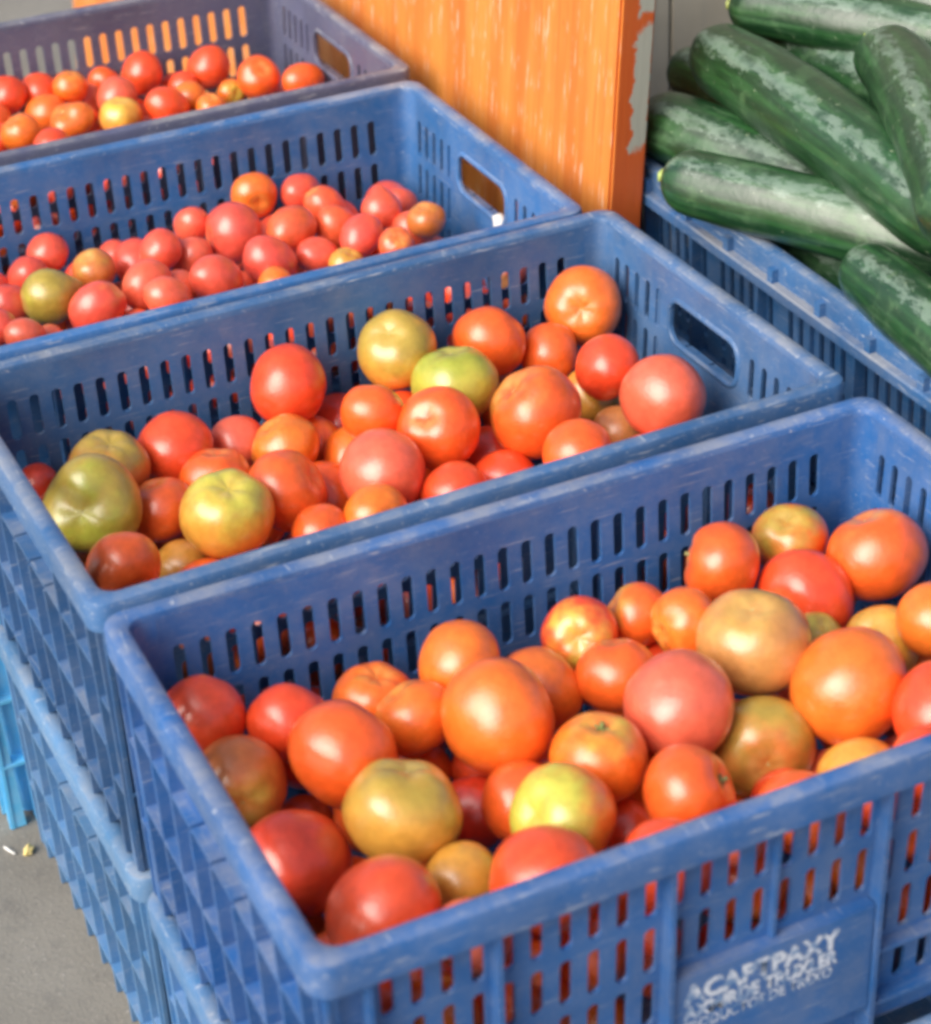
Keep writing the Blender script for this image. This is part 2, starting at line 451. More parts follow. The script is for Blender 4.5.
# lettering on the front crate's label panel
def lettering(parent):
    dg = bpy.context.evaluated_depsgraph_get(); bm = bmesh.new()
    for txt, w, h, x0, z0, bold in (('ACAPTPAXY', .110, .0150, .2320, -.1400, 0), ('ACAPTPAXY', .110, .0150, .2332, -.1413, .0001), ('AXMIRDE TRUXLER', .109, .0112, .2322, -.1530, 0), ('AXMIRDE TRUXLER', .109, .0112, .2332, -.1541, .0001), ('PRODUCTOS DE TREXO', .106, .0088, .2325, -.1640, 0)):
        cu = bpy.data.curves.new('lettering', 'FONT'); cu.body = txt; cu.size = 1; cu.offset = .024; cu.resolution_u = 3
        to = bpy.data.objects.new('lettering', cu); COL.objects.link(to); bpy.context.view_layer.update()
        me = bpy.data.meshes.new_from_object(to.evaluated_get(bpy.context.evaluated_depsgraph_get()))
        xs = [v.co.x for v in me.vertices]; ys = [v.co.y for v in me.vertices]
        ax, ay = max(xs)-min(xs), max(ys)-min(ys); mx, my = min(xs), min(ys)
        nb = len(bm.verts); bm.from_mesh(me); bm.verts.ensure_lookup_table()
        for v in bm.verts[nb:]:
            u, q = (v.co.x-mx)/ax, (v.co.y-my)/ay
            v.co = (x0+u*w, .0079-bold, z0+q*h + HT-.001)
        bpy.data.objects.remove(to); bpy.data.meshes.remove(me)
    return mesh_obj('lettering', bm, MINK, parent)
lp = [c for c in children(c4) if c.name.startswith('label_panel')][0]
lettering(lp)

# crate of cucumbers, turned a quarter
c5 = make_crate(.60, .40, 'cucumber'); c5.location = (1.066, .262, Z0-HT+.001); c5.rotation_euler = (0, 0, R_(90))
tag(c5, 'blue plastic crate with a ledge round its rim, holding the cucumbers', 'crate', 'blue crates of the cucumber stack'); paint(c5, (.032, .116, .28))
c6 = copy_tree(c5); c6.location.z -= HT; tag(c6, 'blue crate below the crate of cucumbers', 'crate', 'blue crates of the cucumber stack'); paint(c6, (.05, .13, .30))

# ------------------------------------------------------------------ tomatoes
def tomato_mesh(kind, seed):
    rnd = random.Random(seed); bm = bmesh.new(); NU, NV = 40, 26
    lob = rnd.choice((4, 5, 6)); ph = rnd.uniform(0, 6.28); ph2 = rnd.uniform(0, 6.28)
    amp = {'g': rnd.uniform(.012, .03), 'p': .012, 't': .01, 'l': .10}[kind]
    if kind == 'l': lob = 3
    off = Vector((rnd.uniform(0, 50), rnd.uniform(0, 50), rnd.uniform(0, 50)))
    def pt(t, p):
        st, ct = math.sin(t), math.cos(t)
        d = Vector((st*math.cos(p), st*math.sin(p), ct))
        r = 1 + amp*math.cos(lob*p+ph)*(math.exp(-(t/1.3)**2) if kind != 'l' else math.exp(-((t-.9)/.9)**2))*min(1, t*2) + .018*math.cos(2*p+ph2)*st
        r += .05*(mnoise.noise(d*1.2+off))
        dim = .20 if kind in 'gl' else .10
        wd = .36 if kind != 'l' else .5
        r -= dim*math.exp(-(t/wd)**2)
        r -= .035*math.exp(-((math.pi-t)/.35)**2) if kind in 'gl' else 0
        x = d*r
        if kind == 'g': x.z *= .90
        elif kind == 'p': x.z *= 1.16; x.x *= .95; x.y *= .95
        elif kind == 't':
            x.z *= 1.02
            e = math.exp(-((math.pi-t)/.42)**2); x.z -= .26*e; x.x *= 1-.25*e; x.y *= 1-.25*e
        elif kind == 'l': x.z *= .82; x.x *= 1.1
        return x
    top = bm.verts.new(pt(1e-4, 0)); bot = bm.verts.new(pt(math.pi-1e-4, 0))
    g = [[bm.verts.new(pt(math.pi*i/NV, 2*math.pi*j/NU)) for j in range(NU)] for i in range(1, NV)]
    for j in range(NU):
        k = (j+1) % NU
        bm.faces.new((top, g[0][j], g[0][k])); bm.faces.new((bot, g[-1][k], g[-1][j]))
        for a, b in zip(g, g[1:]): bm.faces.new((a[j], b[j], b[k], a[k]))
    zt = top.co.z
    me = bpy.data.meshes.new('tomato'); bm.to_mesh(me); bm.free()
    for p in me.polygons: p.use_smooth = True
    me.materials.append(MT); return me, zt
def scar_mesh(seed):
    rnd = random.Random(seed); bm = bmesh.new(); n = 14
    c = bm.verts.new((0, 0, .035)); rings = []
    for rr, z in ((.05, .04), (.085, .03), (.115, -.01)):
        rings.append([bm.verts.new((rr*(1+rnd.uniform(-.2, .2))*math.cos(6.283*i/n), rr*(1+rnd.uniform(-.2, .2))*math.sin(6.283*i/n), z)) for i in range(n)])
    for i in range(n):
        k = (i+1) % n; bm.faces.new((c, rings[0][i], rings[0][k]))
        for a, b in zip(rings, rings[1:]): bm.faces.new((a[i], b[i], b[k], a[k]))
    me = bpy.data.meshes.new('stem_scar'); bm.to_mesh(me); bm.free()
    for p in me.polygons: p.use_smooth = True
    me.materials.append(MSCAR); return me
def calyx_mesh():
    bm = bmesh.new()
    for s in range(5):
        a = 2*math.pi*s/5+.2; ca, sa = math.cos(a), math.sin(a); prev = None
        for i in range(7):
            u = i/6; r = .03+.42*u; w = .065*math.sin(math.pi*min(.98, u*.85+.15))*(1-u*.6); z = .05+.10*u-.22*u*u+.10*max(0, u-.7)*3
            row = [bm.verts.new((r*ca-o*sa, r*sa+o*ca, z+h)) for o, h in ((-w, 0), (0, .018), (w, 0), (0, -.012))]
            if prev:
                for q in range(4): bm.faces.new((prev[q], prev[(q+1) % 4], row[(q+1) % 4], row[q]))
            prev = row
    rings = [[bm.verts.new((rr*math.cos(6.283*i/8), rr*math.sin(6.283*i/8), z)) for i in range(8)] for rr, z in ((.05, .0), (.045, .12), (.055, .2), (.0, .21))]
    for a, b in zip(rings, rings[1:]):
        for i in range(8): bm.faces.new((a[i], a[(i+1) % 8], b[(i+1) % 8], b[i]))
    bmesh.ops.remove_doubles(bm, verts=bm.verts[:], dist=1e-4)
    bmesh.ops.recalc_face_normals(bm, faces=bm.faces[:])
    me = bpy.data.meshes.new('calyx'); bm.to_mesh(me); bm.free()
    for p in me.polygons: p.use_smooth = True
    me.materials.append(MCAL); return me
MESH = {'g': [tomato_mesh('g', s) for s in range(7)], 'p': [tomato_mesh('p', 20+s) for s in range(3)], 't': [tomato_mesh('t', 31)], 'l': [tomato_mesh('l', 44)]}
SCARS = [scar_mesh(3), scar_mesh(9)]; CAL = calyx_mesh()
PAL = {'R': (.84, .078, .019), 'RO': (.86, .118, .016), 'O': (.86, .175, .018), 'OY': (.74, .33, .050), 'PK': (.80, .13, .062), 'OL': (.44, .30, .045),
       'GR': (.33, .36, .040), 'BR': (.58, .17, .034), 'PE': (.64, .26, .075), 'PO': (.80, .115, .040), 'PR': (.80, .098, .054), 'DR': (.74, .056, .020), 'YG': (.55, .49, .065), 'Y': (.76, .48, .060)}
YAW, PITCH, ROLL = 0.42083872, 0.56722936, 0.04711284
TOMATOES = {   # crate: rows of (x, y, z, radius, ripe colour, shoulder colour, shoulder extent, stem direction, kind, label)
 4: [
  (0.0489, 0.3208, -0.0673, 0.0284, 'R', 'DR', 0.1, (0.3, -0.6, -0.5), 'g', 'dark red tomato tucked into the far left corner of the front crate'),
  (0.0512, 0.2663, -0.0875, 0.0323, 'BR', 'OL', 0.5, (0.2, 0.3, 0.8), 'g', 'brownish red tomato against the left wall of the front crate, below the corner one'),
  (0.0985, 0.2936, -0.0732, 0.0277, 'R', 'RO', 0.1, (0.0, -0.7, -0.6), 'g', 'red tomato by the back slots of the front crate, second from its left corner'),
  (0.1140, 0.2351, -0.0645, 0.0368, 'RO', 'O', 0.4, (0.5, -0.6, -0.3), 'g', 'big orange red tomato directly behind the olive one in the front crate'),
  (0.0562, 0.1787, -0.0880, 0.0345, 'DR', 'R', 0.2, (-0.4, 0.3, -0.6), 'g', 'dark red tomato leaning on the left wall, behind the nearest red one, front crate'),
  (0.0787, 0.0917, -0.0660, 0.0349, 'R', 'O', 0.1, (0.5, 0.6, -0.4), 'g', 'large glossy red tomato in the near left corner of the front crate'),
  (0.1243, 0.1661, -0.0643, 0.0364, 'OY', 'OL', 0.9, (0.1, -0.9, 0.2), 'g', 'big olive and orange tomato directly above the nearest red one of the front crate'),
  (0.1683, 0.3165, -0.0966, 0.0289, 'O', 'OL', 0.35, (0.1, -0.8, 0.55), 'g', 'orange tomato with an upturned stem scar by the back slots of the front crate'),
  (0.1776, 0.2678, -0.0805, 0.0273, 'O', 'OY', 0.5, (-0.5, -0.6, 0.2), 'g', 'small orange tomato with a pale shoulder left of the biggest orange one, front crate'),
  (0.2231, 0.2934, -0.0679, 0.0292, 'O', 'R', 0.3, (0.6, 0.3, -0.6), 'g', 'orange tomato standing highest under the back slots, left half of the front crate'),
  (0.2174, 0.2225, -0.0636, 0.0387, 'O', 'RO', 0.3, (0.6, -0.2, -0.6), 'g', 'biggest plain orange tomato left of the middle, above the yellow green one, front crate'),
  (0.2694, 0.2640, -0.0874, 0.0302, 'O', 'BR', 0.5, (0.6, -0.6, -0.2), 'g', 'half hidden orange tomato just right of the biggest orange one in the front crate'),
  (0.2060, 0.1661, -0.0896, 0.0268, 'RO', 'O', 0.3, (-0.3, 0.3, -0.8), 'g', 'red orange tomato peeping from behind the yellow green one in the front crate'),
  (0.2089, 0.1154, -0.0647, 0.0336, 'O', 'YG', 1.15, (-0.65, -0.2, 0.6), 'g', 'yellow green shouldered tomato at the near rim, middle of the front crate'),
  (0.1709, 0.0643, -0.0591, 0.0343, 'R', 'O', 0.2, (0.3, 0.7, -0.5), 'g', 'red tomato half hidden by the near rim, under the yellow green one, front crate'),
  (0.1406, 0.1158, -0.0871, 0.0239, 'OY', 'PE', 0.4, (-0.3, 0.4, -0.6), 'g', 'small peach yellow tomato at the near rim, between two red ones in the front crate'),
  (0.1879, 0.2011, -0.1164, 0.0242, 'DR', 'R', 0.2, (0.2, 0.3, -0.8), 'g', 'dark red tomato deep in the gap right of the olive one in the front crate'),
  (0.3150, 0.2921, -0.0765, 0.0274, 'R', 'YG', 0.72, (-0.1, 0.0, 0.9), 'g', 'half red half green tomato under the back slots, middle of the front crate'),
  (0.3632, 0.2980, -0.0794, 0.0238, 'RO', 'OL', 0.55, (-0.8, -0.4, 0.2), 'g', 'red tomato with an olive left side by the back slots of the front crate'),
  (0.3158, 0.2413, -0.0769, 0.0282, 'RO', 'O', 0.3, (-0.1, -0.8, 0.1), 'g', 'red orange tomato with a pink gleam just above the green stemmed one, front crate'),
  (0.2565, 0.1567, -0.0660, 0.0311, 'O', 'YG', 0.5, (0.05, -0.85, 0.45), 'c', 'orange tomato with yellow shoulder and dried green stem star, centre of the front crate'),
  (0.3255, 0.1751, -0.0618, 0.0365, 'PK', 'R', 0.2, (0.3, 0.4, -0.7), 'g', 'large pinkish red tomato in the centre of the front crate'),
  (0.4030, 0.2083, -0.0589, 0.0384, 'PE', 'OL', 0.55, (-0.1, -0.7, 0.6), 'g', 'large pale peach olive tomato sitting highest in the centre of the front crate'),
  (0.3801, 0.2594, -0.0681, 0.0256, 'O', 'OY', 0.5, (-0.7, 0.2, 0.3), 'g', 'orange tomato half behind the pale peach one on its left in the front crate'),
  (0.4385, 0.3078, -0.0658, 0.0305, 'RO', 'BR', 0.35, (-0.85, -0.25, -0.05), 'c', 'squat red orange tomato with a green stem on its left edge, front crate'),
  (0.5055, 0.3217, -0.0736, 0.0275, 'RO', 'OL', 0.85, (-0.2, -0.5, 0.6), 'g', 'green topped pink tomato nearest the far right corner of the front crate'),
  (0.4847, 0.2692, -0.0878, 0.0364, 'R', 'PK', 0.2, (-0.5, 0.2, 0.5), 'g', 'red tomato with a white gleam behind the pale peach one, on its right, front crate'),
  (0.5441, 0.2674, -0.0681, 0.0360, 'RO', 'OY', 0.35, (-0.3, -0.8, 0.2), 'g', 'large red orange tomato leaning in front of the right end wall slots, front crate'),
  (0.4385, 0.1468, -0.0682, 0.0400, 'O', 'RO', 0.3, (0.6, 0.5, -0.4), 'g', 'largest glossy deep orange tomato on the right of the front crate'),
  (0.3753, 0.1510, -0.0988, 0.0348, 'OL', 'BR', 0.7, (0.0, 0.3, 0.8), 'g', 'dark olive tomato in the shade between the pink and the deep orange ones, front crate'),
  (0.2892, 0.1002, -0.0660, 0.0310, 'RO', 'OL', 0.15, (0.75, -0.35, 0.35), 'c', 'egg shaped red orange tomato with a green stem at the near rim, front crate'),
  (0.5035, 0.1994, -0.0887, 0.0270, 'OY', 'OL', 0.6, (-0.4, -0.4, 0.5), 'g', 'dull olive orange tomato behind the largest deep orange one in the front crate'),
  (0.5216, 0.1692, -0.0565, 0.0261, 'O', 'RO', 0.2, (0.5, 0.5, -0.5), 'g', 'bright orange tomato cut by the right edge of the photo, front crate'),
  (0.5424, 0.1991, -0.1199, 0.0276, 'O', 'BR', 0.4, (0.3, 0.3, -0.8), 'g', 'low orange tomato under the bright orange one cut by the right edge, front crate'),
  (0.4694, 0.0867, -0.0607, 0.0334, 'R', 'RO', 0.2, (0.5, 0.4, -0.6), 'g', 'gleaming red tomato at the near rim, cut by the right edge, front crate'),
  (0.4066, 0.0848, -0.0880, 0.0269, 'OY', 'OL', 0.5, (0.3, 0.5, -0.5), 'g', 'olive orange tomato mostly hidden by the near rim below the largest deep orange one'),
  (0.3608, 0.0997, -0.1031, 0.0227, 'R', 'RO', 0.2, (0.2, 0.3, -0.8), 'g', 'red tomato low behind the near rim, under the dark olive one of the front crate'),
  (0.4631, 0.2226, -0.0903, 0.0222, 'OL', 'YG', 0.6, (0.2, -0.3, 0.6), 'g', 'small olive tomato wedged between the pale peach and the largest deep orange ones'),
  (0.2617, 0.1322, -0.1100, 0.0211, 'R', 'RO', 0.2, (0.2, 0.3, -0.8), 'g', 'red tomato low in the gap left of the egg shaped one, front crate'),
 ],
 3: [
  (0.0980, 0.2764, -0.0684, 0.0326, 'BR', 'OL', 0.9, (0.1, -0.7, 0.5), 'g', 'brownish olive tomato behind the lobed green one in the second crate'),
  (0.0654, 0.2190, -0.0612, 0.0368, 'OL', 'GR', 0.75, (-0.15, 0.2, 0.9), 'l', 'misshapen lobed olive green tomato in the left corner of the second crate'),
  (0.0612, 0.1344, -0.0660, 0.0276, 'RO', 'BR', 0.4, (0.45, 0.65, 0.35), 'c', 'orange red tomato with a stem tuft at the near left corner of the second crate'),
  (0.1576, 0.2918, -0.0763, 0.0313, 'R', 'RO', 0.1, (0.3, 0.5, -0.7), 'g', 'red tomato right of the brownish olive one in the second crate'),
  (0.1213, 0.2256, -0.0860, 0.0282, 'RO', 'O', 0.35, (-0.2, -0.8, 0.3), 'g', 'narrow upright red tomato between the lobed green and the round green one, second crate'),
  (0.1719, 0.2396, -0.0824, 0.0289, 'RO', 'O', 0.35, (0.0, -0.8, 0.3), 'g', 'orange red tomato peeping over the round green one with a scar, second crate'),
  (0.1519, 0.1567, -0.0618, 0.0357, 'OY', 'YG', 0.8, (0.1, -0.68, 0.65), 'g', 'round yellow green tomato with an upturned stem scar at the near rim, second crate'),
  (0.1171, 0.1758, -0.1100, 0.0225, 'OY', 'OL', 0.5, (0.3, 0.5, -0.5), 'g', 'small olive yellow tomato low behind the rim, left of the round green one, second crate'),
  (0.2677, 0.3163, -0.0612, 0.0339, 'R', 'RO', 0.2, (0.7, 0.2, -0.5), 'g', 'large red tomato standing highest on the left of the second crate, below the back slots'),
  (0.2143, 0.3011, -0.0924, 0.0237, 'PK', 'RO', 0.2, (-0.2, 0.4, -0.7), 'g', 'dull pink tomato just left below the highest red one in the second crate'),
  (0.2407, 0.2610, -0.0837, 0.0287, 'O', 'OY', 0.4, (-0.4, -0.5, 0.3), 'g', 'orange tomato directly below the highest red one in the second crate'),
  (0.2771, 0.2932, -0.1112, 0.0255, 'RO', 'O', 0.3, (0.3, 0.4, -0.7), 'g', 'half hidden tomato right of the orange one under the highest red one, second crate'),
  (0.2097, 0.1827, -0.0728, 0.0325, 'RO', 'OL', 0.2, (0.7, -0.4, 0.3), 'g', 'large orange red tomato just right of the round green scarred one in the second crate'),
  (0.2156, 0.1321, -0.0844, 0.0226, 'RO', 'O', 0.4, (0.2, 0.6, -0.3), 'g', 'orange tomato mostly hidden by the near rim, right of the round green scarred one'),
  (0.3116, 0.3241, -0.1145, 0.0266, 'DR', 'R', 0.2, (0.2, 0.3, -0.8), 'g', 'shaded red tomato deep to the right of the highest red one, second crate'),
  (0.3078, 0.2340, -0.0591, 0.0261, 'RO', 'O', 0.2, (0.1, -0.7, -0.3), 'g', 'red orange tomato with a pink gleam below the tall olive one in the second crate'),
  (0.2995, 0.2495, -0.1070, 0.0309, 'O', 'RO', 0.2, (-0.3, 0.3, -0.6), 'g', 'orange red tomato half behind the large oval red one, on its left, second crate'),
  (0.2859, 0.1714, -0.0739, 0.0348, 'PK', 'RO', 0.2, (0.5, 0.4, -0.6), 'g', 'large oval pinkish red tomato in the middle of the second crate'),
  (0.2585, 0.1223, -0.0808, 0.0265, 'O', 'YG', 0.4, (0.45, 0.1, 0.6), 'g', 'orange and yellow striped tomato cut by the near rim, middle of the second crate'),
  (0.3468, 0.1947, -0.0640, 0.0339, 'RO', 'OY', 0.2, (-0.4, -0.3, 0.85), 'g', 'orange red tomato whose yellow stem scar faces left, in the middle of the second crate'),
  (0.3678, 0.3175, -0.0557, 0.0345, 'OY', 'OL', 1, (-0.2, -0.4, 0.7), 'g', 'tall olive and orange tomato against the back slots, middle of the second crate'),
  (0.3915, 0.2552, -0.0655, 0.0355, 'YG', 'GR', 0.8, (-0.1, -0.9, 0.35), 'g', 'greenest tomato, flat topped, in the middle of the second crate'),
  (0.4491, 0.3067, -0.0656, 0.0316, 'RO', 'O', 0.2, (0.4, -0.6, -0.4), 'g', 'orange red tomato right behind the greenest one, under the back slots of the second crate'),
  (0.4999, 0.2943, -0.0845, 0.0263, 'RO', 'R', 0.2, (0.3, 0.3, -0.7), 'g', 'red tomato low under the one with the camera facing scar, second crate'),
  (0.5466, 0.3157, -0.0608, 0.0345, 'O', 'OY', 0.12, (-0.12, 0.2, 0.95), 'g', 'orange tomato showing its pale stem scar to the camera, far right corner, second crate'),
  (0.5141, 0.2174, -0.0660, 0.0281, 'R', 'RO', 0.2, (0.6, 0.3, -0.5), 'g', 'red tomato by the right end slots, below the one with the camera facing scar'),
  (0.5274, 0.1490, -0.0660, 0.0357, 'PK', 'RO', 0.2, (0.5, -0.3, -0.6), 'g', 'large pink red tomato nearest the hand hole of the second crate'),
  (0.4263, 0.1798, -0.0647, 0.0390, 'RO', 'OL', 0.5, (-0.55, -0.5, 0.4), 'g', 'large red tomato with an olive left shoulder in the right half of the second crate'),
  (0.5139, 0.2468, -0.1100, 0.0262, 'OY', 'OL', 0.5, (0.3, -0.2, 0.6), 'g', 'yellowish olive tomato low between the olive shouldered and the pink red ones, second crate'),
  (0.4252, 0.1085, -0.0660, 0.0276, 'RO', 'O', 0.3, (0.3, 0.5, -0.5), 'g', 'pinkish orange tomato at the near rim, below the olive shouldered one, second crate'),
  (0.5061, 0.1869, -0.1100, 0.0221, 'PE', 'O', 0.3, (0.3, 0.4, -0.6), 'g', 'small peach tomato at the near rim, left of the large pink red one, second crate'),
  (0.3963, 0.2068, -0.1114, 0.0257, 'DR', 'R', 0.2, (0.2, 0.3, -0.8), 'g', 'dark red tomato in the gap below the one with the left facing scar, second crate'),
  (0.3306, 0.1343, -0.0880, 0.0264, 'R', 'RO', 0.2, (0.3, 0.5, -0.5), 'g', 'red tomato low behind the near rim, right of the large oval one, second crate'),
  (0.0525, 0.3340, -0.0999, 0.0176, 'DR', 'R', 0.2, (0.2, 0.3, -0.8), 'g', 'dim red tomato behind the lobed green one, at the left wall of the second crate'),
 ],
 2: [
  (0.1926, 0.3196, -0.0761, 0.0204, 'R', 'RO', 0.1, (0.3, 0.4, -0.7), 'g', 'round red tomato standing highest on the left of the third crate'),
  (0.1654, 0.2950, -0.0839, 0.0203, 'R', 'RO', 0.1, (-0.3, 0.3, -0.7), 'p', 'red tomato half behind the highest left one, on its left, third crate'),
  (0.1657, 0.2204, -0.0717, 0.0259, 'OL', 'YG', 0.5, (-0.8, 0.35, 0.3), 't', 'olive yellow pointed tomato with its tip up, left part of the third crate'),
  (0.2187, 0.2540, -0.0720, 0.0209, 'BR', 'OL', 0.6, (-0.2, -0.5, 0.6), 'g', 'brownish orange tomato right of the highest left red one, third crate'),
  (0.2552, 0.3138, -0.0925, 0.0171, 'R', 'RO', 0.1, (0.3, 0.3, -0.7), 'g', 'red tomato half hidden behind the brownish orange one, third crate'),
  (0.1976, 0.1775, -0.0720, 0.0240, 'R', 'OL', 0.3, (0.75, -0.6, 0.2), 'p', 'long red tomato with an olive upper end, lying at the near rim, third crate'),
  (0.2661, 0.2796, -0.0877, 0.0221, 'R', 'PK', 0.1, (-0.3, -0.6, -0.3), 'p', 'red tomato behind the upright oval one, on its left, third crate'),
  (0.2516, 0.1990, -0.0716, 0.0224, 'PK', 'R', 0.1, (0.4, -0.7, -0.3), 'p', "upright oval pinkish red tomato above the long olive ended one's right end, third crate"),
  (0.2831, 0.2507, -0.0665, 0.0206, 'R', 'RO', 0.1, (0.5, 0.3, -0.7), 'g', 'smooth red tomato under the back slots, left of the middle of the third crate'),
  (0.2592, 0.1593, -0.0697, 0.0202, 'PK', 'R', 0.1, (0.6, 0.3, -0.6), 'p', 'pinkish red tomato at the near rim, below the upright oval one, third crate'),
  (0.2412, 0.2137, -0.1047, 0.0169, 'R', 'PK', 0.1, (0.3, 0.4, -0.7), 'g', 'sliver of red tomato at the rim, right of the long olive ended one, third crate'),
  (0.1255, 0.1551, -0.0720, 0.0176, 'PK', 'R', 0.1, (0.5, 0.3, -0.6), 'p', 'red tomato below the olive pointed one, on its left, at the near rim, third crate'),
  (0.1498, 0.1715, -0.0880, 0.0138, 'PK', 'R', 0.1, (0.5, 0.4, -0.6), 'g', 'red tomato cut by the near rim right below the olive pointed one, third crate'),
  (0.1349, 0.2503, -0.0883, 0.0219, 'R', 'RO', 0.1, (0.3, 0.3, -0.7), 'g', 'red tomato left of the olive pointed one, third crate'),
  (0.1075, 0.1850, -0.0720, 0.0182, 'R', 'RO', 0.1, (0.3, 0.3, -0.7), 'g', 'lowest red tomato cut by the left edge of the photo, third crate'),
  (0.1329, 0.2999, -0.0880, 0.0151, 'R', 'RO', 0.1, (0.3, 0.3, -0.7), 'g', 'upper red tomato cut by the left edge of the photo, third crate'),
  (0.4064, 0.3272, -0.0682, 0.0231, 'O', 'YG', 0.15, (0.3, 0.45, 0.7), 'g', 'orange tomato with a yellowish scar standing highest in the middle of the third crate'),
  (0.4514, 0.3192, -0.0720, 0.0193, 'R', 'PK', 0.1, (0.4, -0.3, -0.7), 'g', 'red tomato right of the highest orange one, under the back slots of the third crate'),
  (0.4626, 0.2832, -0.0771, 0.0201, 'RO', 'O', 0.15, (-0.4, -0.5, 0.3), 'p', 'upper of two oval red tomatoes pressed together, right of the middle of the third crate'),
  (0.4599, 0.2460, -0.0828, 0.0209, 'RO', 'O', 0.3, (0.4, 0.3, -0.4), 'p', 'lower of two oval red tomatoes pressed together, right of the middle of the third crate'),
  (0.5047, 0.2402, -0.0732, 0.0199, 'R', 'PK', 0.1, (0.1, 0.9, -0.1), 't', 'red tomato with a pointed tip turned up, right part of the third crate'),
  (0.5410, 0.2741, -0.0880, 0.0165, 'R', 'RO', 0.1, (0.3, 0.3, -0.7), 'g', 'red tomato half hidden right of the pointed red one, third crate'),
  (0.5290, 0.1880, -0.0677, 0.0186, 'BR', 'OL', 0.4, (-0.2, -0.6, 0.5), 'g', 'brownish red tomato in the far right corner of the third crate'),
  (0.5252, 0.2149, -0.0913, 0.0203, 'PK', 'R', 0.1, (0.4, 0.4, -0.6), 'p', 'red tomato just left below the brownish corner one, third crate'),
  (0.4847, 0.1602, -0.0720, 0.0174, 'RO', 'OY', 0.5, (0.2, -0.3, 0.75), 'g', 'orange tomato with a yellow patch at the near rim, right end of the third crate'),
  (0.4643, 0.1961, -0.0724, 0.0204, 'R', 'RO', 0.1, (0.3, -0.6, -0.3), 'p', 'egg shaped red tomato left below the pointed red one, third crate'),
  (0.4394, 0.1742, -0.0876, 0.0176, 'OY', 'OL', 0.5, (0.2, -0.5, 0.4), 'g', 'yellowish olive tomato cut by the near rim, right half of the third crate'),
  (0.4117, 0.2436, -0.0720, 0.0230, 'RO', 'O', 0.25, (0.4, -0.4, -0.4), 'g', 'round orange red tomato right of the biggest red one, third crate'),
  (0.3612, 0.2672, -0.0732, 0.0301, 'R', 'OY', 0.08, (-0.85, 0.2, 0.35), 'g', 'biggest red tomato, yellow stem at its left, in the middle of the third crate'),
  (0.3713, 0.1966, -0.0776, 0.0243, 'R', 'RO', 0.1, (0.5, 0.4, -0.5), 'p', 'large red tomato at the near rim, below the round orange red one, third crate'),
  (0.4233, 0.2070, -0.0880, 0.0189, 'R', 'RO', 0.1, (0.8, 0.1, -0.3), 'p', 'small flat red tomato at the near rim, below the two pressed together, third crate'),
  (0.3322, 0.3027, -0.0727, 0.0178, 'PK', 'R', 0.1, (-0.3, 0.3, -0.7), 'g', "pinkish red tomato left of the biggest red one's top, third crate"),
  (0.3159, 0.2598, -0.0876, 0.0216, 'PK', 'RO', 0.2, (-0.2, 0.3, -0.7), 'p', 'pale red tomato left below the biggest red one, third crate'),
  (0.3123, 0.1793, -0.0741, 0.0234, 'R', 'PK', 0.1, (0.5, 0.4, -0.6), 'p', 'large red tomato at the near rim straight below the biggest red one, third crate'),
  (0.3619, 0.1602, -0.0823, 0.0169, 'O', 'RO', 0.2, (0.3, 0.4, -0.5), 'g', 'sliver of orange tomato at the near rim under the large red one, third crate'),
  (0.2854, 0.2057, -0.0907, 0.0196, 'PK', 'R', 0.1, (0.3, 0.4, -0.6), 'g', 'red tomato between the near rim and the pale red one, third crate'),
 ],
 1: [
  (0.2560, 0.3276, -0.0687, 0.0226, 'R', 'RO', 0.1, (0.3, 0.3, -0.7), 'g', 'large red tomato at the left edge of the photo, farthest crate'),
  (0.2931, 0.3340, -0.0740, 0.0216, 'R', 'RO', 0.1, (0.3, 0.3, -0.7), 'g', 'red tomato under the back slots, second from the left edge, farthest crate'),
  (0.3220, 0.3036, -0.0643, 0.0198, 'O', 'OY', 0.6, (0.1, -0.8, 0.4), 'g', 'orange tomato with a yellow top under the back slots of the farthest crate'),
  (0.3685, 0.3348, -0.0794, 0.0187, 'RO', 'O', 0.3, (0.3, -0.5, -0.3), 'g', 'small orange red tomato left of the tall red one under the back slots, farthest crate'),
  (0.3397, 0.3205, -0.0901, 0.0211, 'PK', 'RO', 0.2, (0.3, 0.3, -0.7), 'g', 'pale red tomato left of the pink one in the farthest crate'),
  (0.3625, 0.2668, -0.0720, 0.0229, 'PK', 'R', 0.1, (0.4, 0.3, -0.6), 'g', 'pink red tomato just behind the yellow one in the farthest crate'),
  (0.4098, 0.3214, -0.0720, 0.0247, 'R', 'RO', 0.1, (0.6, 0.2, -0.5), 'g', 'tall standing red tomato left of the middle of the farthest crate'),
  (0.3480, 0.2090, -0.0720, 0.0241, 'OY', 'Y', 0.9, (0.0, -0.8, 0.5), 'g', 'yellow tomato with an orange blush at the near rim of the farthest crate'),
  (0.2968, 0.2241, -0.0720, 0.0240, 'O', 'RO', 0.3, (-0.3, -0.4, 0.5), 'l', 'ridged orange tomato at the near rim, left of the yellow one, farthest crate'),
  (0.2887, 0.2934, -0.0848, 0.0231, 'O', 'RO', 0.3, (0.3, 0.3, -0.6), 'g', 'orange tomato behind the ridged orange one, on its left, farthest crate'),
  (0.2412, 0.2228, -0.0720, 0.0218, 'O', 'RO', 0.3, (-0.3, -0.5, 0.4), 'g', 'orange tomato at the near rim left of the ridged one, farthest crate'),
  (0.2589, 0.1683, -0.0720, 0.0211, 'R', 'O', 0.2, (0.3, 0.4, -0.5), 'g', 'flat red tomato cut by the near rim below the ridged orange one, farthest crate'),
  (0.2238, 0.2556, -0.0880, 0.0191, 'R', 'RO', 0.1, (0.3, 0.3, -0.7), 'g', 'lower red tomato cut by the left edge of the photo, farthest crate'),
